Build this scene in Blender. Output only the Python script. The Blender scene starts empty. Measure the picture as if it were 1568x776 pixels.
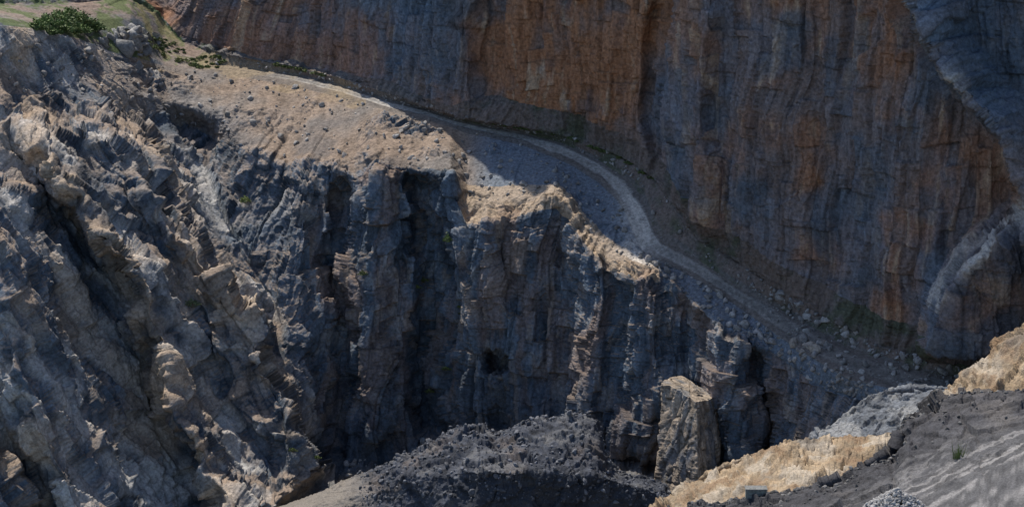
import bpy, math, numpy as np
from math import radians
rng=np.random.default_rng(7)
F=3688.0; TH=radians(16.0)
# ------------------------------------------------------------------ noise
def h3(ix,iy,iz,seed):
    h=(ix.astype(np.uint32)*np.uint32(374761393))^(iy.astype(np.uint32)*np.uint32(668265263))^(iz.astype(np.uint32)*np.uint32(2147483647-48271))
    h=h+np.uint32((seed*2654435761)&0xffffffff)
    h=(h^(h>>np.uint32(13)))*np.uint32(1274126177)
    h=(h^(h>>np.uint32(15)))*np.uint32(2246822519)
    h=h^(h>>np.uint32(16))
    return h
def f01(h): return (h&np.uint32(0xffffff)).astype(np.float32)/16777216.0
def vnoise(p,seed=0):
    i=np.floor(p).astype(np.int64); f=(p-i).astype(np.float32); f=f*f*(3-2*f)
    out=0
    for dx in (0,1):
        wx=f[:,0] if dx else 1-f[:,0]
        for dy in (0,1):
            wy=f[:,1] if dy else 1-f[:,1]
            for dz in (0,1):
                wz=f[:,2] if dz else 1-f[:,2]
                out=out+wx*wy*wz*f01(h3(i[:,0]+dx,i[:,1]+dy,i[:,2]+dz,seed))
    return out*2-1
def fbm(p,oct=4,seed=0,gain=0.5,ridge=False):
    a=1.0;s=0;t=0;q=np.array(p,dtype=np.float64)
    for o in range(oct):
        n=vnoise(q,seed+o*17)
        if ridge: n=1-2.6*np.abs(n)
        s=s+a*n;t+=a;a*=gain;q=q*2.03+11.7
    return s/t
def facet(p,seed=0):
    i=np.floor(p).astype(np.int64); n=len(p)
    d1=np.full(n,9.0,np.float32);d2=np.full(n,9.0,np.float32);val=np.zeros(n,np.float32);rid=np.zeros(n,np.float32)
    for dx in (-1,0,1):
        for dy in (-1,0,1):
            for dz in (-1,0,1):
                c=(i[:,0]+dx,i[:,1]+dy,i[:,2]+dz)
                h=h3(*c,seed);h2=h3(*c,seed+91)
                vx=(p[:,0]-c[0]).astype(np.float32)-((h&np.uint32(1023)).astype(np.float32)/1023)
                vy=(p[:,1]-c[1]).astype(np.float32)-(((h>>np.uint32(10))&np.uint32(1023)).astype(np.float32)/1023)
                vz=(p[:,2]-c[2]).astype(np.float32)-(((h>>np.uint32(20))&np.uint32(1023)).astype(np.float32)/1023)
                d=vx*vx+vy*vy+vz*vz
                gx=(h2&np.uint32(1023)).astype(np.float32)/511.5-1
                gy=((h2>>np.uint32(10))&np.uint32(1023)).astype(np.float32)/511.5-1
                gz=((h2>>np.uint32(20))&np.uint32(1023)).astype(np.float32)/511.5-1
                m=d<d1
                d2=np.where(m,d1,np.minimum(d2,d))
                val=np.where(m,gx*vx+gy*vy+gz*vz+0.45*gx,val)
                rid=np.where(m,gy,rid)
                d1=np.where(m,d,d1)
    return val,np.sqrt(d2)-np.sqrt(d1),rid
def blocks(u,v,w,h,seed):
    """jointed rock: columns of width ~w broken into blocks of height ~h, each a sharp tilted face"""
    z0=np.zeros_like(u)
    uu=u/w+.45*vnoise(np.stack([u/w*.7,z0,z0],-1),seed+3)
    i=np.floor(uu);fu=uu-i
    r0=f01(h3(i.astype(np.int64),(z0).astype(np.int64),(z0).astype(np.int64),seed))
    vv=v/h*(.7+.6*r0)+r0*9;k=np.floor(vv);fv=vv-k
    hh=h3(i.astype(np.int64),k.astype(np.int64),(z0+5).astype(np.int64),seed+1)
    a=f01(hh);b=((hh>>np.uint32(8))&np.uint32(1023)).astype(np.float32)/1023;c=((hh>>np.uint32(20))&np.uint32(1023)).astype(np.float32)/1023
    edge=np.minimum(np.minimum(fu,1-fu)*w,np.minimum(fv,1-fv)*h)
    return (a-.5)+(b-.5)*1.3*(fu-.5)+(c-.6)*.5*(fv-.5),a,edge
def sstep(a,b,x):
    t=np.clip((x-a)/(b-a),0,1);return t*t*(3-2*t)
def interp(tab,px):
    t=np.array(tab,dtype=float);return np.interp(px,t[:,0],t[:,1])
def dep(py): return TH+np.arctan((np.asarray(py,float)-388)/F)
def zat(py,Y): return -Y*np.tan(dep(py))
def toxyz(px,Y,z):
    d=Y*math.cos(TH)-z*math.sin(TH)
    return np.stack([(px-784)/F*d,Y,z],-1)
def pyof(Y,z): return 388+F*np.tan(np.arctan2(-z,Y)-TH)
# ------------------------------------------------------------------ mesh helpers
def setcol(me,col):
    a=me.color_attributes.new('rock_colour','FLOAT_COLOR','POINT')
    c=np.ones((len(me.vertices),4),np.float32);c[:,:3]=col.reshape(-1,3);a.data.foreach_set('color',c.reshape(-1))
def poly_mesh(name,V,faces,k,col,mat):
    me=bpy.data.meshes.new(name);V=np.asarray(V,np.float32);faces=np.asarray(faces,np.int32)
    me.vertices.add(len(V));me.vertices.foreach_set('co',V.reshape(-1))
    me.loops.add(faces.size);me.loops.foreach_set('vertex_index',faces.reshape(-1))
    me.polygons.add(len(faces));me.polygons.foreach_set('loop_start',np.arange(0,faces.size,k,dtype=np.int32))
    me.update(calc_edges=True);setcol(me,col)
    ob=bpy.data.objects.new(name,me);bpy.context.collection.objects.link(ob);me.materials.append(mat);return ob
def grid_mesh(name,P,col,mat):
    nr,nc,_=P.shape
    idx=np.arange(nr*nc).reshape(nr,nc)
    q=np.stack([idx[:-1,:-1],idx[:-1,1:],idx[1:,1:],idx[1:,:-1]],-1).reshape(-1,4)
    return poly_mesh(name,P.reshape(-1,3),q,4,col,mat)
def normals(P):
    du=np.gradient(P,axis=1);dv=np.gradient(P,axis=0)
    n=np.cross(du,dv);n/=np.linalg.norm(n,axis=-1,keepdims=True)+1e-9
    t=n[...,2]*0.6-n[...,1]*0.8
    return n*np.where(t<0,-1,1)[...,None]
# ------------------------------------------------------------------ materials
def rock_mat(name,bump=0.35,scale=1.0,contrast=0.5,rough=0.9):
    m=bpy.data.materials.new(name);m.use_nodes=True;nt=m.node_tree;N=nt.nodes;L=nt.links
    b=N['Principled BSDF'];b.inputs['Roughness'].default_value=rough
    b.inputs['Specular IOR Level'].default_value=0.25
    at=N.new('ShaderNodeAttribute');at.attribute_name='rock_colour'
    tc=N.new('ShaderNodeTexCoord')
    n1=N.new('ShaderNodeTexNoise');n1.inputs['Scale'].default_value=1.6*scale;n1.inputs['Detail'].default_value=5;n1.inputs['Roughness'].default_value=0.7
    L.new(tc.outputs['Object'],n1.inputs['Vector'])
    mr=N.new('ShaderNodeMapRange');mr.inputs['From Min'].default_value=0.3;mr.inputs['From Max'].default_value=0.7
    mr.inputs['To Min'].default_value=1-contrast;mr.inputs['To Max'].default_value=1+contrast
    L.new(n1.outputs['Fac'],mr.inputs['Value'])
    mx=N.new('ShaderNodeVectorMath');mx.operation='SCALE'
    L.new(at.outputs['Color'],mx.inputs[0]);L.new(mr.outputs['Result'],mx.inputs['Scale'])
    L.new(mx.outputs['Vector'],b.inputs['Base Color'])
    n2=N.new('ShaderNodeTexNoise');n2.inputs['Scale'].default_value=2.2*scale;n2.inputs['Detail'].default_value=3;n2.inputs['Roughness'].default_value=0.7
    L.new(tc.outputs['Object'],n2.inputs['Vector'])
    bp=N.new('ShaderNodeBump');bp.inputs['Strength'].default_value=bump;bp.inputs['Distance'].default_value=0.8/scale
    L.new(n2.outputs['Fac'],bp.inputs['Height']);L.new(bp.outputs['Normal'],b.inputs['Normal'])
    return m
M_rock=rock_mat('quarry_rock',0.5)
M_grav=rock_mat('gravel',0.6,3.0,0.45)
M_tan=rock_mat('tan_sandstone',0.6,2.0,0.4)
def C(*a): return np.array(a,dtype=np.float32)
GREY=C(.108,.14,.178);LGREY=C(.44,.425,.40);DARK=C(.040,.052,.068);TAN=C(.45,.34,.235);RUST=C(.34,.165,.085);BROWN=C(.235,.155,.115)
SOIL=C(.245,.185,.14);GRAVEL=C(.21,.185,.165);ROAD=C(.34,.32,.295);GRASS=C(.085,.12,.035)
def mix(a,b,t):
    t=np.clip(t,0,1)[:,None];return a*(1-t)+b*t
# ------------------------------------------------------------------ MAIN PIT SHEET
px=np.concatenate([np.arange(-600,-60,8.0),np.arange(-60,1640,1.5),np.arange(1640,2150,8.0)])
nc=len(px)
ZR=[(60,-102.5),(100,-104),(140,-105.5),(188,-107.5),(205,-108.5),(262,-112),(330,-117),(395,-122),(440,-125),(480,-128),(530,-130.5),(565,-131.5),(600,-132.5),(700,-134)]
def row_py(tpy,tY): 
    py=interp(tpy,px);Y=interp(tY,px);return Y,zat(py,Y)
def bench(tpy,dz=0):
    py=interp(tpy,px);z=interp(ZR,py)+dz;return -z/np.tan(dep(py)),z
Bpy=[(-600,1500),(0,1000),(300,860),(400,795),(490,718),(600,702),(680,680),(760,690),(900,695),(960,710),(1010,722),(1100,722),(1200,705),(1300,690),(1500,680),(2150,680)]
BY=[(-600,330),(0,362),(300,396),(400,408),(490,430),(600,438),(680,440),(760,433),(850,421),(900,414),(960,410),(1010,406),(1100,398),(1200,390),(1300,378),(1450,365),(1600,345),(2150,300)]
Dpy=[(-600,150),(0,150),(150,160),(250,180),(310,208),(340,222),(400,232),(440,258),(480,250),(545,272),(575,240),(620,255),(640,262),(690,268),(715,322),(760,318),(800,310),(850,300),(872,315),(890,350),(912,380),(930,400),(970,408),(1000,406),(1050,452),(1100,500),(1150,520),(1190,545),(1250,590),(1300,610),(1400,625),(2150,640)]
DY=[(-600,420),(0,444),(150,464),(250,480),(310,476),(400,470),(560,457),(640,452),(700,446),(760,442),(868,438),(884,434),(930,424),(1000,418),(1050,413),(1100,405),(1190,400),(1250,392),(1300,386),(1400,374),(1600,355),(2150,310)]
Epy=[(300,106),(350,110),(450,126),(520,144),(600,168),(650,178),(700,195),(800,218),(880,252),(920,277),(945,302),(960,327),(970,357),(985,387),(1050,417),(1100,447),(1150,482),(1190,512),(1250,550),(1300,580),(1400,600),(2150,620)]
Fpy=[(300,94),(350,100),(450,114),(520,130),(600,155),(650,166),(700,184),(800,203),(860,217),(920,245),(965,276),(988,302),(998,340),(1012,365),(1060,390),(1120,430),(1170,457),(1230,490),(1300,530),(1400,565),(1500,580),(2150,590)]
Wpy=[(300,72),(350,86),(450,102),(520,119),(600,145),(700,178),(800,194),(870,208),(950,240),(1005,275),(1040,325),(1070,368),(1130,402),(1200,452),(1290,500),(1360,535),(1460,562),(1600,575),(2150,580)]
YB,zB=row_py(Bpy,BY);YD,zD=row_py(Dpy,DY)
YE,zE=bench(Epy,-.3);YF,zF=bench(Fpy,0);YW,zW=bench(Wpy,1.2)
wl=sstep(330,200,px)
YEl,zEl=row_py([(-600,0),(0,38),(60,45),(120,60),(180,84),(250,98),(330,107)],[(-600,430),(0,460),(120,480),(250,503),(330,508)])
YFl,zFl=row_py([(-600,-30),(0,24),(120,28),(200,30),(250,60),(330,98)],[(-600,450),(0,470),(120,492),(250,515),(330,512)])
YWl,zWl=row_py([(-600,-60),(0,8),(120,2),(200,-4),(240,8),(280,48),(330,82)],[(-600,470),(0,486),(120,505),(200,520),(250,528),(330,516)])
YE=YE*(1-wl)+YEl*wl;zE=zE*(1-wl)+zEl*wl
YF=YF*(1-wl)+YFl*wl;zF=zF*(1-wl)+zFl*wl
YW=YW*(1-wl)+YWl*wl;zW=zW*(1-wl)+zWl*wl
ztop=interp([(-600,-62),(0,-72),(200,-80),(280,-87),(440,-87),(500,-80),(550,-60),(580,-30),(605,-25),(628,-54),(690,-54),(712,5),(760,45),(1500,40),(2150,-40)],px)  # unseen wall-top heights; rise and dip shaped to place bench shadow and lit patches
lean=interp([(-600,60),(200,45),(300,5),(600,5),(760,9),(2150,9)],px)
YH=YW+lean;zH=ztop
YI=YH+130;zI=ztop+12
YA=YB-120
zA=interp([(-600,-170),(490,-168),(900,-162),(2150,-150)],px)
segs=[(YA,zA,YB,zB,40),(YB,zB,YD,zD,340),(YD,zD,YE,zE,130),(YE,zE,YF,zF,26),(YF,zF,YW,zW,26),(YW,zW,YH,zH,560),(YH,zH,YI,zI,30)]
Ys=[];Zs=[];reg=[]
for k,(y0,z0,y1,z1,n) in enumerate(segs):
    for j in range(n):
        t=j/n
        if k==5: t=(.56*t if t<.8 else .448+(t-.8)/.2*.552)
        Ys.append(y0*(1-t)+y1*t);Zs.append(z0*(1-t)+z1*t);reg.append(k+t)
Ys.append(YI);Zs.append(zI);reg.append(7.0)
Y=np.array(Ys);Z=np.array(Zs);reg=np.array(reg)[:,None]*np.ones((1,nc));PX=np.ones((len(Ys),1))*px[None]
PY=pyof(Y,Z)
def tab2(cols,PX,PY):
    ks=sorted(cols);vals=[interp(cols[k],PY) for k in ks];out=vals[0].copy()
    for a in range(len(ks)-1):
        t=np.clip((PX-ks[a])/(ks[a+1]-ks[a]),0,1);m=PX>=ks[a]
        out=np.where(m,vals[a]*(1-t)+vals[a+1]*t,out)
    return out
YL=tab2({-600:[(0,430),(300,400),(776,350),(1500,330)],
 0:[(38,460),(180,441),(400,414),(600,396),(776,381),(1000,362)],
 250:[(98,503),(180,484),(300,458),(450,436),(600,420),(776,402),(860,392)],
 480:[(180,494),(300,474),(450,454),(600,440),(720,428),(776,410)]},PX,PY)
Lx=interp([(90,215),(150,240),(300,312),(400,362),(500,420),(600,458),(720,492),(800,500)],PY)
wob=vnoise(np.stack([PX/40,PY/55,PX*0],-1).reshape(-1,3),3).reshape(PX.shape)*16+vnoise(np.stack([PX/14,PY/18,PX*0],-1).reshape(-1,3),4).reshape(PX.shape)*5
def ridge(PX,PY,tab,A,wL,wR,y0,y1):
    d=PX-interp(tab,PY)+wob
    g=np.where(d<0,np.clip(1+d/wL,0,1),np.clip(1-d/wR,0,1))
    return A*g*sstep(y0,y0+70,PY)*(1-sstep(y1-60,y1,PY))
R=0
R=R+ridge(PX,PY,[(100,190),(230,235),(330,290),(430,335),(500,400),(600,438),(710,480)],16,150,18,150,900)
R=R+ridge(PX,PY,[(190,40),(330,135),(410,205),(500,240),(600,262),(700,318),(776,352),(900,420)],18,36,70,170,1100)
R=R+ridge(PX,PY,[(100,-60),(330,-20),(600,40),(700,85),(776,130),(900,190)],17,60,120,250,1100)
R=R+ridge(PX,PY,[(100,120),(180,150),(300,215),(380,280)],8,60,18,110,420)
R=R+ridge(PX,PY,[(600,-30),(700,0),(776,30),(900,60)],8,60,30,520,1100)
YL=YL-R*np.where(PX>-100,1,0.5)
YL=YL+0.6*np.clip(PX-Lx,0,400)
k=3.0
lo=np.minimum(Y,YL);sm=lo-k*np.log1p(np.exp(-np.abs(Y-YL)/k))
inB=(reg>=1)&(reg<3)
wE=np.where(reg<1.0,0,1-sstep(1.95,2.4,reg)*sstep(60,230,PX)-(1-sstep(60,230,PX))*sstep(2.4,3,reg))
w=np.where(inB,wE,0)*sstep(760,560,PX)
sm=np.where(PX<380,YL*(1-sstep(230,380,PX))+sm*sstep(230,380,PX),sm)
Y=np.where(inB,Y*(1-w)+sm*w,Y)
m=sstep(1.0,1.1,reg)*(1-sstep(1.93,2.0,reg))
def col(px0,wd,A): 
    d=(PX-px0+7*np.sin(PY/45.0+px0)+4*np.sin(PY/19.+px0))/wd
    return A*np.clip(1.3-np.abs(d)**1.5*1.3,0,1)
br=col(735,45,-5)+col(655,28,7)+col(868,20,1)+col(905,22,-3)+col(800,40,-2.5)+col(520,18,5)+col(575,35,-3)+col(450,30,-3)+col(985,40,-4)+col(1060,20,2)+col(1120,30,-3)+col(1165,16,5)
Y=Y+br*m
cav=np.clip(1.2-(((PX-762)/24)**2+((PY-552)/20)**2),0,1)
Y=Y+8*cav*m
m5=sstep(5.0,5.04,reg)*(1-sstep(5.9,6.0,reg))
wr=col(760,40,4)+col(1060,40,-5)+col(1010,26,4)+col(1150,60,-1.5)+col(900,60,-2)+col(1280,50,2)+col(480,90,2.5)+col(340,60,2.5)+col(600,50,1.5)
rx=interp([(-300,1300),(0,1412),(60,1435),(140,1500),(200,1545),(280,1580),(400,1620)],PY)
drx=PX-rx+wob*.5;wr=wr-13*np.where(drx<0,np.clip(1+drx/34,0,1),np.clip(1-drx/60,0,1))
sp=interp([(280,1640),(310,1568),(370,1490),(430,1440),(500,1420),(600,1400)],PY)
dsp=PX-sp+wob*.4;wr=wr-13*sstep(290,340,PY)*np.where(dsp<0,np.clip(1+dsp/26,0,1),np.clip(1-dsp/420,.55,1))
Y=Y+wr*m5
Z=np.where(inB,-Y*np.tan(dep(PY)),Z)
P=toxyz(PX,Y,Z)
for it in range(2):
    Q=P.copy();Q[1:-1]=(P[:-2]+2*P[1:-1]+P[2:])/4
    Q2=Q.copy();Q2[:,1:-1]=(Q[:,:-2]+2*Q[:,1:-1]+Q[:,2:])/4;P=Q2
Ps=P.copy()
for it in range(14):
    Ps[2:-2]=(Ps[:-4]+Ps[2:-2]+Ps[4:])/3;Ps[:,2:-2]=(Ps[:,:-4]+Ps[:,2:-2]+Ps[:,4:])/3
Nn=normals(Ps)
flat=P.reshape(-1,3);r=reg.reshape(-1);pxf=PX.reshape(-1);pyf=PY.reshape(-1)
rough=np.interp(r,[0,.9,1.02,1.9,2.0,2.12,2.5,3.0,4.0,4.1,4.9,5.05,6,7],[.15,.3,1,1,.9,.3,.12,.04,.02,.06,.12,.9,1,.3])
topleft=sstep(330,200,pxf)*((r>2)&(r<2.95))
rough=np.maximum(rough,.45*topleft)
leftm=sstep(520,380,pxf-(interp([(90,215),(300,312),(500,420),(720,492)],pyf)-430))
iswall=(r>5)
lm=(leftm>0.5)&(r<3)
X,Yy,Zz=flat[:,0],flat[:,1],flat[:,2]
wn=np.stack([fbm(flat/16,2,1),fbm(flat/16,2,2)],-1)*2.6
wn=wn+np.stack([fbm(flat/3,2,8),fbm(flat/3,2,9)],-1)*.2
u=np.where(lm,X*.85+Zz*.5+Yy*.15,np.where(iswall,(X-Yy)*.707,X*.95-Yy*.3))+wn[:,0]
v=np.where(lm,Zz*.85-X*.5,Zz)+wn[:,1]
hs=np.where(iswall,1.5,1.0)
vv=v/hs
b1,a1,e1=blocks(u,vv,6.5,13,11);b2,a2,e2=blocks(u+.3*wn[:,1],vv,2.6,6,12);b3,a3,e3=blocks(u,vv+.2*wn[:,0],1.15,3.0,13);b4,a4,e4=blocks(u+.1*Yy,vv,.55,1.3,14)
cq=np.stack([u,Yy,vv*np.where(lm,.6,.45)],-1)
f1,c1,r1=facet(cq/8.0,5);f2,c2,r2=facet(cq/3.8,6);f3,c3,r3=facet(cq/1.5,7)
lu=np.stack([u/7,Yy/9,v/20],-1)
rid=fbm(lu,3,60,.4,True)
big=fbm(flat/24,4,21)
fin=fbm(flat/1.1,3,30,.65)
dl=1.2*b1+.8*b2+.28*b3+.12*b4+2.2*f1+.9*f2+.25*f3+.6*rid+.5*big+.12*fin
dc=2.0*b1+1.3*b2+.6*b3+.22*b4+.9*f1+.5*f2+.2*f3+.4*rid+.8*big+.15*fin
dw=1.5*b1+1.1*b2+.55*b3+.25*b4+.9*f1+.5*f2+.25*f3+.4*rid+1.2*big+.15*fin
disp=rough*np.where(lm,dl,np.where(iswall,dw*np.where(pxf<640,.75,1),dc))
crag=sstep(.12,.4,fbm(flat/11,3,77)+.35*np.exp(-((pxf-660)/45)**2-((pyf-220)/35)**2)+.3*np.exp(-((pxf-425)/25)**2-((pyf-195)/22)**2))*((r>2.02)&(r<2.85))
crag=crag*np.where((pxf>250)&(pxf<560),.4,1)*np.where(pxf>710,.5,1)
disp+=crag*(1.1*f2+.7*f3+.7*b3+.4)
disp+=np.sin((r-3)*math.pi*4)*0.06*((r>3)&(r<4))
P2=(flat+Nn.reshape(-1,3)*disp[:,None]).reshape(P.shape)
N2=normals(P2).reshape(-1,3)
up=N2[:,2]
# colours
big2=fbm(flat/16,4,40);med=fbm(flat/5,4,44);fine=fbm(flat/1.2,3,47)
streak=fbm(np.stack([u*.35,Yy*.1,Zz*.08],-1),4,50);streak2=fbm(np.stack([u*1.1,Yy*.1,Zz*.15],-1),3,55)
col_=np.tile(GREY,(len(flat),1))*(1+.4*big2+.5*(a2-.5)+.35*(a3-.5)+.35*fine)[:,None]
col_=mix(col_,DARK,sstep(.1,.6,-med+.3*big2)*.7)
col_=mix(col_,LGREY,sstep(.2,.6,med+.35*(a3-.5)+.25*r3)*.4)
col_=mix(col_,TAN,sstep(.3,.65,big2*.6+.8*(a2-.5)+.2*fine)*.35)
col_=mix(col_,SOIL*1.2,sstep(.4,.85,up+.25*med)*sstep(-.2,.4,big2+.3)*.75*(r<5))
col_=mix(col_,LGREY*1.2,lm*sstep(-.05,.45,.5*r1+(a2-.5)*.4+med*.5+.2*rid)*.75)
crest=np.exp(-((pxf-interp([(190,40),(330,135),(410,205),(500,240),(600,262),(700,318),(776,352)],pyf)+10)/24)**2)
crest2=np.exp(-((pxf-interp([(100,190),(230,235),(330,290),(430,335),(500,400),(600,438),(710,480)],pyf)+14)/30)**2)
col_=mix(col_,TAN*1.15,lm*np.clip(crest+.7*crest2,0,1)*sstep(-.35,.2,med+.4*(a3-.5))*.75)  # sunlit strips painted as pale tan on the sunward side of the ridges
col_=mix(col_,TAN,lm*sstep(.15,.5,big2+.3*rid+.3*(a1-.5))*.5)
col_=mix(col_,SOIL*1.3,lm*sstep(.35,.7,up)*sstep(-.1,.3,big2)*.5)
inb=(r>2.05)&(r<3.0)&(pxf>200)
slope=mix(np.tile(GRAVEL,(len(flat),1)),SOIL*1.05,sstep(-.3,.3,big2+.4*med))
rill=fbm(np.stack([X*.9,Yy*.12,Zz*.12],-1),3,71)
slope=slope*(1+.35*rill+.35*fine)[:,None]
slope=mix(slope,C(.14,.135,.135),sstep(.05,.5,fbm(flat/8,4,72))*.6)
col_=mix(col_,slope,inb*(1-crag)*.9)
col_=mix(col_,GREY*1.35,inb*sstep(700,760,pxf)*.75)
col_=mix(col_,TAN*.95,((r>1.95)&(r<2.3))*sstep(690,720,pxf)*(pxf<1010)*.75)
rn=r+.10*fbm(flat/2.5,3,91)+.05*fine
inr=sstep(3.15,3.32,rn)*(1-sstep(3.68,3.85,rn))
rc=ROAD*np.ones((len(flat),1))*(1+.3*fine+.2*med-.18*np.cos((r-3)*math.pi*4))[:,None]
rc=rc*np.interp(pxf,[350,500,700,760,950,1050,1200,1400],[.8,.95,1.1,.95,1.1,.9,.68,.6])[:,None]
col_=mix(col_,GRAVEL*.75,((r>2.95)&(r<5.06))*.85*sstep(300,330,pxf))
col_=mix(col_,rc,inr*sstep(350,500,pxf)*.88)
col_=mix(col_,C(.60,.55,.49),((r>2.15)&(r<3.7))*np.exp(-((pxf-976)/24)**2)*sstep(-.5,0,med+.3*fine)*.85)  # sunlit patch at the road bend, painted in as paler ground
col_=mix(col_,GRASS*.6,((r>3.95)&(r<5.05))*(pxf>690)*sstep(.0,.35,med+.3*fine+.1)*.55)
col_=mix(col_,BROWN,((r>4.2)&(r<5.12))*sstep(-.3,.3,-med)*.4)
col_=mix(col_,GRASS,sstep(340,290,pxf)*((r>3.0)&(r<5.5))*sstep(-.15,.2,med+.5*fine+.05)*.85)
col_=mix(col_,C(.32,.24,.14),(pxf<560)*(pxf>210)*((r>2.85)&(r<4.95))*sstep(-.2,.3,med+.2*fine)*.5)
W=r>5.03
rustm=interp([(250,.75),(420,.5),(560,.4),(700,.55),(770,1.0),(900,1.1),(1010,1.0),(1050,.5),(1150,.5),(1250,.75),(1380,.85),(1430,.5),(1600,.5)],pxf)
wc=np.tile(GREY*1.1,(len(flat),1))*(1+.2*streak+.3*fine+.5*(a3-.5))[:,None]
wc=mix(wc,BROWN,np.clip(rustm*1.0+.9*big2+.5*(a1-.5)+.3*med,0,1)*.85)
wc=mix(wc,RUST,sstep(-.05,.5,streak*.45+big2*1.0+med*.4+.4*(a2-.5)+rustm*.55-.3)*np.clip(rustm,0,1)*.95)
wc=mix(wc,TAN,sstep(.12,.5,streak2*.5+streak*.3+.5*(a2-.5)+.4*med-.02)*(.42+.4*rustm))
wc=mix(wc,GREY*.9,sstep(.05,.45,-big2*1.0+med*.5+.5*(a2-.5))*.7)
wc=mix(wc,DARK,sstep(.1,.5,-streak*.5-streak2*.3+.5*med)*.5)
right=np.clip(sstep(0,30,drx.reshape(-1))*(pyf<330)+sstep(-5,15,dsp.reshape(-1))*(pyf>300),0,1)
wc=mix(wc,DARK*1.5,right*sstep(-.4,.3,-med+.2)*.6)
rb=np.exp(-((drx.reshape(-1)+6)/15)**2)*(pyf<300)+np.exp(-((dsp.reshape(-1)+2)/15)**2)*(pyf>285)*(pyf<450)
wc=mix(wc,C(.5,.45,.39),np.clip(rb,0,1)*sstep(-.1,.3,med+.5*(a2-.5))*.85)  # lit edge of right ridge and spur, painted in as a pale band
wc=wc*1.15
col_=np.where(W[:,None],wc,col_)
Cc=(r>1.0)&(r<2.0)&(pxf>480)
col_=mix(col_,BROWN*1.0,Cc*sstep(-.05,.35,streak+.4*big2)*.5)
col_=mix(col_,TAN*.7,Cc*sstep(.25,.5,streak2*.7+.6*(a3-.5))*.4)
col_=mix(col_,DARK,Cc*sstep(1.6,1.05,r)*.45)  # pit shade painted in: cliff colour darkens toward its foot
col_=mix(col_,mix(np.tile(C(.13,.13,.13),(len(flat),1)),SOIL*.8,sstep(.0,.4,med)),(r<1.0)*.85)
crk=(1-sstep(0,.16,e2))*.4+(1-sstep(0,.3,e1))*.35+(1-sstep(0,.1,e3))*.2
col_*=(1-crk*rough*.8)[:,None]
col_=np.clip(col_,.015,.7)
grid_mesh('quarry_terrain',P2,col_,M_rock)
def find(pxv,pyv,rmin=0,rmax=7):
    j=np.argmin(abs(px-pxv));c=P2[:,j];pp=pyof(c[:,1],c[:,2]);ok=(reg[:,j]>=rmin)&(reg[:,j]<=rmax)
    i=np.argmin(np.where(ok,abs(pp-pyv),1e9));return c[i].copy()
# ------------------------------------------------------------------ foreground sheets
def sheet(name,x0,x1,step,rows,n,colf,mat,fs=3.0,amp=1.0,seed=3,gran=0.3,bigamp=1.0,mod=None):
    p=np.arange(x0,x1,step);pts=[]
    for rw in rows:
        if rw[0]=='d':
            y0,z0,_=pts[-1];pts.append((y0+rw[1],z0+rw[2],rw[3]))
        else:
            py=interp(rw[0],p);Y=interp(rw[1],p);pts.append((Y,zat(py,Y),rw[2]))
    A=[];B=[];Rr=[];T=[]
    for k in range(len(pts)-1):
        for j in range(n[k]):
            t=j/n[k];A.append(pts[k][0]*(1-t)+pts[k+1][0]*t);B.append(pts[k][1]*(1-t)+pts[k+1][1]*t);Rr.append(pts[k][2]*(1-t)+pts[k+1][2]*t);T.append(k+t)
    A=np.array(A);B=np.array(B);PXX=np.ones((len(A),1))*p
    Pm=toxyz(PXX,A,B)
    for it in range(3):
        Q=Pm.copy();Q[1:-1]=(Pm[:-2]+2*Pm[1:-1]+Pm[2:])/4;Pm=Q
        Q=Pm.copy();Q[:,1:-1]=(Pm[:,:-2]+2*Pm[:,1:-1]+Pm[:,2:])/4;Pm=Q
    Nm=normals(Pm).reshape(-1,3);f=Pm.reshape(-1,3);rr=(np.array(Rr)[:,None]*np.ones((1,len(p)))).reshape(-1)
    tt=(np.array(T)[:,None]*np.ones((1,len(p)))).reshape(-1);pp=PXX.reshape(-1)
    if mod is not None: rr=rr*mod(pp,tt)
    w=np.stack([fbm(f/(fs*3),2,seed),fbm(f/(fs*3),2,seed+1),fbm(f/(fs*3),2,seed+2)],-1)
    q=(f+w*fs*.5)
    a1,k1,i1=facet(q/fs/2.2,seed+5);a2,k2,i2=facet(q/fs,seed+6);a3,k3,i3=facet(q/fs*2.6,seed+7)
    bb,ba,be=blocks(q[:,0]*.9+q[:,1]*.4,q[:,2]+q[:,1]*.2,fs*.8,fs*.6,seed+8)
    dd=rr*amp*(bigamp*.30*fs*a1+.22*fs*a2+.10*fs*a3+.12*fs*bb+bigamp*.25*fs*fbm(f/fs/3,3,seed+9))
    dd+=gran*(np.abs(fbm(f*1.4,3,seed+12))-.2)
    Pn=(f+Nm*dd[:,None])
    N3=normals(Pn.reshape(Pm.shape)).reshape(-1,3)
    colr=colf(f,pp,tt,N3[:,2],i1,i2,i3,seed)
    grid_mesh(name,Pn.reshape(Pm.shape),np.clip(colr,.015,.75),mat)
    return Pn.reshape(Pm.shape),p
def c_mound(f,pxx,t,up,i1,i2,i3,s):
    m=fbm(f/4,4,s+40);n=fbm(f*1.1,3,s+41);c=np.tile(C(.058,.064,.080),(len(f),1))*(1+.3*i3+.4*m+.5*n)[:,None]
    c=mix(c,C(.21,.205,.20),sstep(.15,.5,i2*.4+m)*.4);c=mix(c,SOIL*.8,sstep(.2,.5,fbm(f/6,3,s+50))*.3)
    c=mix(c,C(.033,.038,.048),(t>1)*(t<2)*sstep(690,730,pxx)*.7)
    c=mix(c,C(.25,.22,.185),sstep(590,520,pxx)*.8);return c
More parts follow.
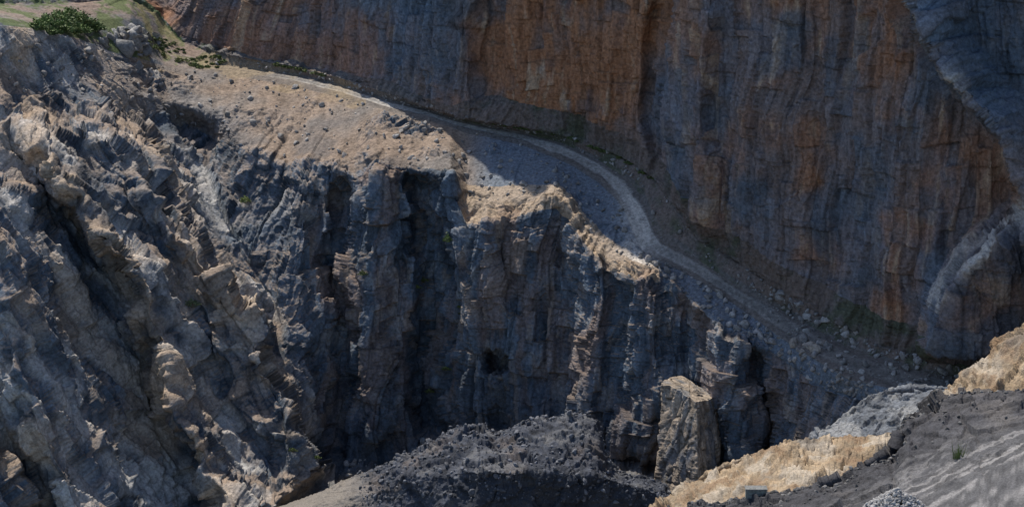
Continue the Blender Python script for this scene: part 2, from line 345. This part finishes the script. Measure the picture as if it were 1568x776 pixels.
mound,mpx=sheet('rubble_mound',370,1075,1.4,[
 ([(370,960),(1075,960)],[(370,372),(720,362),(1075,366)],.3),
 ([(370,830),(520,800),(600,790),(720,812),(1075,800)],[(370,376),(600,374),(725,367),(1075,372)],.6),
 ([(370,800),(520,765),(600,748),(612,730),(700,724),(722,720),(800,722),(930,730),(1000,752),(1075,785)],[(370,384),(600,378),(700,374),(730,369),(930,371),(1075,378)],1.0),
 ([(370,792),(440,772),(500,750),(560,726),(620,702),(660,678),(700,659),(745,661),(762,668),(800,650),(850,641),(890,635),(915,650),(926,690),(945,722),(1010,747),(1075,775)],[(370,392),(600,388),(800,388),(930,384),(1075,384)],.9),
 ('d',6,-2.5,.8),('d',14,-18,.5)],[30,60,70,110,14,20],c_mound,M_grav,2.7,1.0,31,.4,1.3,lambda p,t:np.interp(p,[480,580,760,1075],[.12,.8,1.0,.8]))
def c_tan(f,pxx,t,up,i1,i2,i3,s):
    m=fbm(f/4,4,s+40);n=fbm(f/1.2,3,s+44);c=np.tile(C(.33,.25,.165),(len(f),1))*(1+.22*i3+.35*m+.3*n)[:,None]
    c=mix(c,C(.45,.40,.33),sstep(0,.45,m+.35*i2)*.6);c=mix(c,C(.23,.145,.085),sstep(.0,.4,-m+.3*i3)*.65)
    c=mix(c,C(.15,.14,.13),sstep(.15,.4,fbm(f/5,4,s+60))*.55);return c
def c_grey(f,pxx,t,up,i1,i2,i3,s):
    m=fbm(f/4,4,s+40);c=np.tile(C(.13,.14,.155),(len(f),1))*(1+.3*i3+.3*m)[:,None]
    return mix(c,C(.36,.35,.33),sstep(0,.4,m+.3*i2)*.45)
def c_grav(f,pxx,t,up,i1,i2,i3,s):
    m=fbm(f/5,4,s+40);n=fbm(f*1.2,3,s+45);c=np.tile(C(.058,.057,.062),(len(f),1))*(1+.3*m+.6*n)[:,None]
    c=mix(c,C(.15,.135,.125),sstep(.1,.5,fbm(f/7,3,s+61))*.5)
    tr=fbm(np.stack([(f[:,1]-.35*f[:,0])*1.1,(f[:,0]+.35*f[:,1])*.07,f[:,2]*0],-1),4,s+70)
    flatm=sstep(1.7,1.1,t)*sstep(1200,1420,pxx)
    c=mix(c,C(.11,.108,.11)*(1+.5*n)[:,None],flatm*.8);c=mix(c,C(.33,.315,.305),flatm*sstep(.08,.35,tr+.3*n)*.7);return c
sheet('grey_rock_ledge',1225,1560,1.2,[
 ([(1225,760),(1560,760)],[(1225,300),(1560,285)],.4),
 ([(1225,690),(1300,672),(1400,650),(1560,650)],[(1225,306),(1560,292)],.8),
 ([(1225,685),(1262,658),(1290,640),(1330,606),(1360,597),(1400,592),(1460,594),(1560,600)],[(1225,312),(1560,300)],.9),
 ('d',3,-3,.8),('d',10,-40,.4)],[20,50,90,10,20],c_grey,M_rock,2.6,1.0,51,.2)
sheet('tan_rock_ledge',960,1460,1.1,[
 ([(960,1000),(1460,930)],[(960,232),(1460,232)],.3),
 ([(960,840),(1100,830),(1250,820),(1460,800)],[(960,248),(1460,240)],.8),
 ([(960,815),(1000,782),(1040,752),(1090,722),(1150,697),(1200,678),(1280,670),(1330,668),(1460,664)],[(960,268),(1460,272)],1.0),
 ('d',1.2,-1.0,.8),('d',7,-40,.8)],[30,60,170,10,60],c_tan,M_tan,1.9,1.2,61,.25)
sheet('tan_rock_slope',1430,1900,1.3,[
 ([(1430,760),(1900,760)],[(1430,255),(1900,240)],.3),
 ([(1430,640),(1568,640),(1900,600)],[(1430,262),(1900,244)],.8),
 ([(1430,612),(1460,592),(1500,558),(1540,522),(1568,502),(1640,450),(1900,330)],[(1430,270),(1568,272),(1900,262)],.8),
 ('d',2,-.5,.8),('d',14,-40,.6)],[20,40,130,10,40],c_tan,M_tan,2.4,1.3,71,.2)
grav,gpx=sheet('dark_gravel_mound',1010,1900,1.2,[
 ([(1010,1150),(1900,1150)],[(1010,170),(1900,165)],.05),
 ([(1010,850),(1300,800),(1420,776),(1568,690),(1700,640),(1900,600)],[(1010,214),(1420,212),(1568,216),(1900,214)],.15),
 ([(1010,800),(1060,782),(1130,768),(1200,757),(1260,742),(1310,722),(1345,702),(1368,692),(1378,660),(1390,640),(1400,640),(1425,622),(1450,607),(1500,601),(1568,600),(1700,575),(1900,540)],[(1010,226),(1300,228),(1360,229),(1385,234),(1430,236),(1568,236),(1900,240)],.8),
 ('d',2,-.6,.7),('d',12,-12,.5)],[40,120,170,12,40],c_grav,M_grav,3.0,.9,81,.25,1.2)
def pillar(name,pxc,pytop,pybot,wpx,Yc,seed):
    n=150;m=200;base=toxyz(np.array(pxc),np.array(Yc),zat(pybot,Yc));top=toxyz(np.array(pxc),np.array(Yc),zat(pytop,Yc))
    H=top[2]-base[2];w=wpx/F*(Yc*1.06)/2
    th=np.linspace(0,2*math.pi,n);v=np.concatenate([np.linspace(-.25,1,m),np.ones(14)]);s=np.concatenate([np.ones(m),np.linspace(1,0,14)])
    T,V=np.meshgrid(th,v);S=np.repeat(s[:,None],n,1);ph=.6
    rad=1/np.maximum(np.abs(np.cos(T+ph)),np.abs(np.sin(T+ph)))*w*.84*(1.12-.16*np.clip(V,0,1))
    Pm=np.stack([base[0]+rad*S*np.cos(T)+ (1-V)*-.4,base[1]+1.5*rad*S*np.sin(T)+6*V,base[2]+V*H-1.6*(np.cos(T-.2)*S*.9)*np.clip(V*3-2,0,1)],-1)
    f=Pm.reshape(-1,3);o=np.stack([np.cos(T)*np.minimum(S*3,1),np.sin(T)*np.minimum(S*3,1),(1-S)*.6],-1).reshape(-1,3)
    g=f*C(1.3,1.3,.22);a,k,i=facet(g/2.0,seed);g2=f*C(1,1,.35);a2,k2,i2=facet(g2/.8,seed+3)
    f=f+o*(a*.5+a2*.2-.35*(1-sstep(0,.1,k)))[:,None]
    mm=fbm(f*C(.6,.6,.15),3,seed);c=np.tile(C(.33,.27,.21),(len(f),1))*(1+.35*i2+.4*mm)[:,None];c=mix(c,GREY*1.2,sstep(-.05,.35,-mm+.3*i)*.5)
    c=c*(1-.4*(1-sstep(0,.12,k)))[:,None]
    grid_mesh(name,f.reshape(Pm.shape),np.clip(c,.03,.6),M_rock)
pillar('rock_pillar',1056,612,738,78,393,5)
# ------------------------------------------------------------------ boulders
def ico():
    import bmesh
    bm=bmesh.new();bmesh.ops.create_icosphere(bm,subdivisions=2,radius=1);v=np.array([x.co[:] for x in bm.verts]);f=np.array([[y.index for y in x.verts] for x in bm.faces]);bm.free();return v,f
IV,IF=ico()
def rocks(name,pts,sizes,base,mat,var=.3,sink=.25,h0=.35,h1=.7):
    VV=[];FF=[];CC=[];o=0
    for p,s in zip(pts,sizes):
        sc=rng.uniform(.55,1.2,3);v=IV.copy()
        for k in range(9):
            d=rng.normal(size=3);d/=np.linalg.norm(d);h=rng.uniform(h0,h1);t=v@d
            v=v-np.clip(t-h,0,None)[:,None]*d
        A,_=np.linalg.qr(rng.normal(size=(3,3)));v=(v*sc)@A*s*1.2;v=v+p+np.array([0,0,s*(.5-sink)])
        VV.append(v);FF.append(IF+o);o+=len(v);CC.append(np.tile(base*(1+rng.uniform(-var,var)),(len(v),1)))
    poly_mesh(name,np.concatenate(VV),np.concatenate(FF),3,np.concatenate(CC),mat)
def scatter(N,x0,x1,r0,r1,smin,smax,pw=3):
    pts=[];sz=[]
    cj=np.where((px>x0)&(px<x1))[0]
    rr=reg[:,0]
    ci=np.where((rr>=r0)&(rr<=r1))[0]
    for k in range(N):
        pts.append(P2[rng.choice(ci),rng.choice(cj)]);sz.append(smin+(smax-smin)*rng.random()**pw)
    return pts,sz
a,b=scatter(1000,0,1000,2.1,2.95,.1,.85,5)
c_,d_=scatter(500,1000,1480,2.0,2.95,.15,.9,4)
e_,f_=scatter(260,1180,1480,3.0,5.0,.15,1.0)
g_,h_=scatter(300,480,1100,.6,1.02,.2,1.1)
k_,l_=scatter(500,330,1300,3.85,5.0,.1,.6,4)
rocks('scattered_boulders',a+c_+e_+g_+k_,b+d_+f_+h_+l_,C(.30,.285,.27),M_rock)
bigr=[(1100,448,.9),(1240,532,1.5),(1215,527,1.0),(1262,528,.8),(1250,538,1.0),(1228,540,.7),(1195,545,.8),(1296,498,.8),(730,205,.5),(1310,500,.6)]
rocks('roadside_boulders',[find(x,y,2.2,5) for x,y,s in bigr],[s for *_,s in bigr],C(.33,.29,.25),M_rock,.15)
pts=[];sz=[]
for k in range(46):
    x=rng.normal(198,22);y=rng.normal(64,10)+(x-200)*.15;pts.append(find(x,y,2.6,5.4));sz.append(rng.uniform(.6,3.2))
rocks('rock_outcrop',pts,sz,C(.27,.265,.255),M_rock,.3,.45,.15,.5)
mi=mound.shape;pts=[];sz=[]
for k in range(3200):
    i=rng.integers(60,mi[0]-40);j=rng.integers(130,mi[1]-20);pts.append(mound[i,j]);sz.append(.1+.5*rng.random()**5)
rocks('mound_rubble',pts,sz,C(.115,.12,.135),M_rock,.5)
pts=[];sz=[];gi=grav.shape
for k in range(2200):
    i=rng.integers(110,gi[0]-40);j=rng.integers(20,gi[1]-150);pts.append(grav[i,j]);sz.append(.04+.3*rng.random()**6)
rocks('gravel_stones',pts,sz,C(.15,.145,.14),M_grav,.5)
def gfind(pxv,pyv,G=grav,GP=gpx):
    j=np.argmin(abs(GP-pxv));c=G[:,j];return c[np.argmin(abs(pyof(c[:,1],c[:,2])-pyv))].copy()
pc=gfind(1372,785);pts=[];sz=[]
for k in range(1500):
    a_=rng.uniform(0,2*math.pi);q_=rng.random()**.6;hgt=2.4*(1-q_)**.8
    pts.append(pc+np.array([math.cos(a_)*q_*3.3,math.sin(a_)*q_*2.4,hgt-.1]));sz.append(rng.uniform(.07,.22))
rocks('pale_gravel_pile',pts,sz,C(.36,.35,.34),M_grav,.3)
# ------------------------------------------------------------------ vegetation
Mleaf=bpy.data.materials.new('leaves');Mleaf.use_nodes=True
_b=Mleaf.node_tree.nodes['Principled BSDF'];_a=Mleaf.node_tree.nodes.new('ShaderNodeAttribute');_a.attribute_name='rock_colour'
Mleaf.node_tree.links.new(_a.outputs['Color'],_b.inputs['Base Color']);_b.inputs['Roughness'].default_value=.7
def bush(name,centres,n,leaf,base=C(.075,.115,.03)):
    V=[];Fc=[];Cc=[];o=0
    for (c,rad) in centres:
        for k in range(n):
            d=rng.normal(size=3);d/=np.linalg.norm(d);d[2]=abs(d[2])
            rr_=rng.uniform(.45,1.0)**.6*(1+.25*math.sin(d[0]*7+d[2]*9));p=c+d*rad*rr_
            u=rng.normal(size=3);u/=np.linalg.norm(u);w_=np.cross(u,rng.normal(size=3));w_/=np.linalg.norm(w_);s=leaf*rng.uniform(.6,1.4)
            V+= [p-u*s,p-w_*s*.5,p+u*s,p+w_*s*.5];Fc.append([o,o+1,o+2,o+3]);o+=4
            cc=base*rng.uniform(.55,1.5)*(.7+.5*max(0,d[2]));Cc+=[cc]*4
        for k in range(5):
            t=c+rng.normal(size=3)*rad*.4+np.array([0,0,rad[2]*.5]);V+=[c+np.array([-.05,0,-.3]),c+np.array([.05,0,-.3]),t+np.array([.02,0,0]),t-np.array([.02,0,0])];Fc.append([o,o+1,o+2,o+3]);o+=4;Cc+=[C(.08,.06,.04)]*4
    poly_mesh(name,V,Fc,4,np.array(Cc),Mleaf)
cs=[]
for x,y,r_ in [(58,44,1.8),(72,42,2.6),(88,36,3.0),(108,32,3.2),(128,38,2.4),(95,48,2.4),(144,46,1.8),(118,50,2.4),(80,52,1.6)]:
    cs.append((find(x,y,2.9,5.6),np.array([r_*1.2,r_,r_*.75])))
bush('hillside_bush',cs,1100,.28,C(.10,.15,.04))
fw=np.array([0,-.7,.2])
bush('shrub',[(find(370,310,1,3)+fw,np.array([1.1,.9,1.2]))],260,.2,C(.16,.20,.055))
bush('shrub',[(find(685,370,1,2)+fw,np.array([.9,.8,1.5]))],260,.2,C(.18,.24,.08))
bush('shrub',[(find(290,468,1,3)+fw,np.array([1.5,1.,1.1]))],300,.2,C(.13,.155,.07))
gs=[]
for k in range(60):
    x=rng.uniform(205,350);gs.append((find(x,rng.uniform(0,1)*28+ (50+(x-215)*.3),3.0,5.2),np.array([.9,.7,.4])*rng.uniform(.4,1.3)))
for k in range(26):
    x=rng.uniform(740,1000);gs.append((find(x,interp(Wpy,x)+3,4.0,5.05),np.array([.8,.6,.4])*rng.uniform(.5,1.2)))
for k in range(14):
    x=rng.uniform(420,530);gs.append((find(x,interp(Wpy,x)+3,4.0,5.05),np.array([.9,.6,.5])*rng.uniform(.5,1.4)))
for x,y in [(655,430),(640,440),(690,470),(690,480),(685,565),(668,600),(450,690),(480,700),(560,420)]:
    gs.append((find(x,y,1,2)+fw,np.array([.9,.5,.6])*rng.uniform(.6,1.2)))
bush('grass_tufts',gs,110,.2,C(.10,.13,.035))
c0=gfind(1468,700);V=[];Fc=[];o=0;Cc=[]
for k in range(60):
    b0=c0+rng.normal(size=3)*np.array([.25,.2,0]);t=b0+np.array([rng.normal()*.35,rng.normal()*.3,rng.uniform(.7,1.9)])
    V+=[b0+np.array([-.03,0,-.1]),b0+np.array([.03,0,-.1]),t];Fc.append([o,o+1,o+2]);o+=3;Cc+=[C(.13,.17,.05)*rng.uniform(.6,1.3)]*3
poly_mesh('weed_tuft',V,Fc,3,np.array(Cc),Mleaf)
def box(name,c,s,col,parent=None,bev=.03):
    import bmesh
    bm=bmesh.new();bmesh.ops.create_cube(bm,size=1)
    for v in bm.verts: v.co=(v.co.x*s[0],v.co.y*s[1],v.co.z*s[2])
    bmesh.ops.bevel(bm,geom=bm.edges[:],offset=bev,segments=2,affect='EDGES')
    me=bpy.data.meshes.new(name);bm.to_mesh(me);bm.free();setcol(me,np.tile(col,(len(me.vertices),1)))
    me.materials.append(M_grav);ob=bpy.data.objects.new(name,me);ob.location=[float(x) for x in c];bpy.context.collection.objects.link(ob)
    if parent: ob.parent=parent
    return ob
e=bpy.data.objects.new('concrete_marker_block',None);bpy.context.collection.objects.link(e)
cb=gfind(1157,768)+np.array([0,.1,.75])
box('body',cb,(2.1,1.0,1.3),C(.24,.25,.22),e);box('cap',cb+np.array([0,0,.72]),(2.25,1.15,.13),C(.2,.2,.19),e,.02)
# ------------------------------------------------------------------ light
S=np.array([-.28,.44,.853]);S/=np.linalg.norm(S)
el=math.asin(S[2]);az=math.atan2(S[0],S[1])
sl=bpy.data.lights.new('sun','SUN');sl.energy=5.0;sl.angle=radians(.5);sl.color=(1,.93,.82)
so=bpy.data.objects.new('sun',sl);bpy.context.collection.objects.link(so)
from mathutils import Vector
so.rotation_euler=Vector((-S[0],-S[1],-S[2])).to_track_quat('-Z','Y').to_euler()
w=bpy.data.worlds.new('World');bpy.context.scene.world=w;w.use_nodes=True
bg=w.node_tree.nodes['Background'];sk=w.node_tree.nodes.new('ShaderNodeTexSky');sk.sky_type='NISHITA';sk.sun_disc=False
sk.sun_elevation=el;sk.sun_rotation=az;sk.ozone_density=3.5;w.node_tree.links.new(sk.outputs['Color'],bg.inputs['Color']);bg.inputs['Strength'].default_value=.15
cam=bpy.data.cameras.new('camera');cam.sensor_width=36;cam.lens=36*F/1568;cam.clip_end=5000;cam.clip_start=1
co=bpy.data.objects.new('camera',cam);bpy.context.collection.objects.link(co);co.rotation_euler=(math.pi/2-TH,0,0);bpy.context.scene.camera=co
sc=bpy.context.scene;sc.view_settings.view_transform='Standard';sc.view_settings.look='None';sc.view_settings.exposure=0
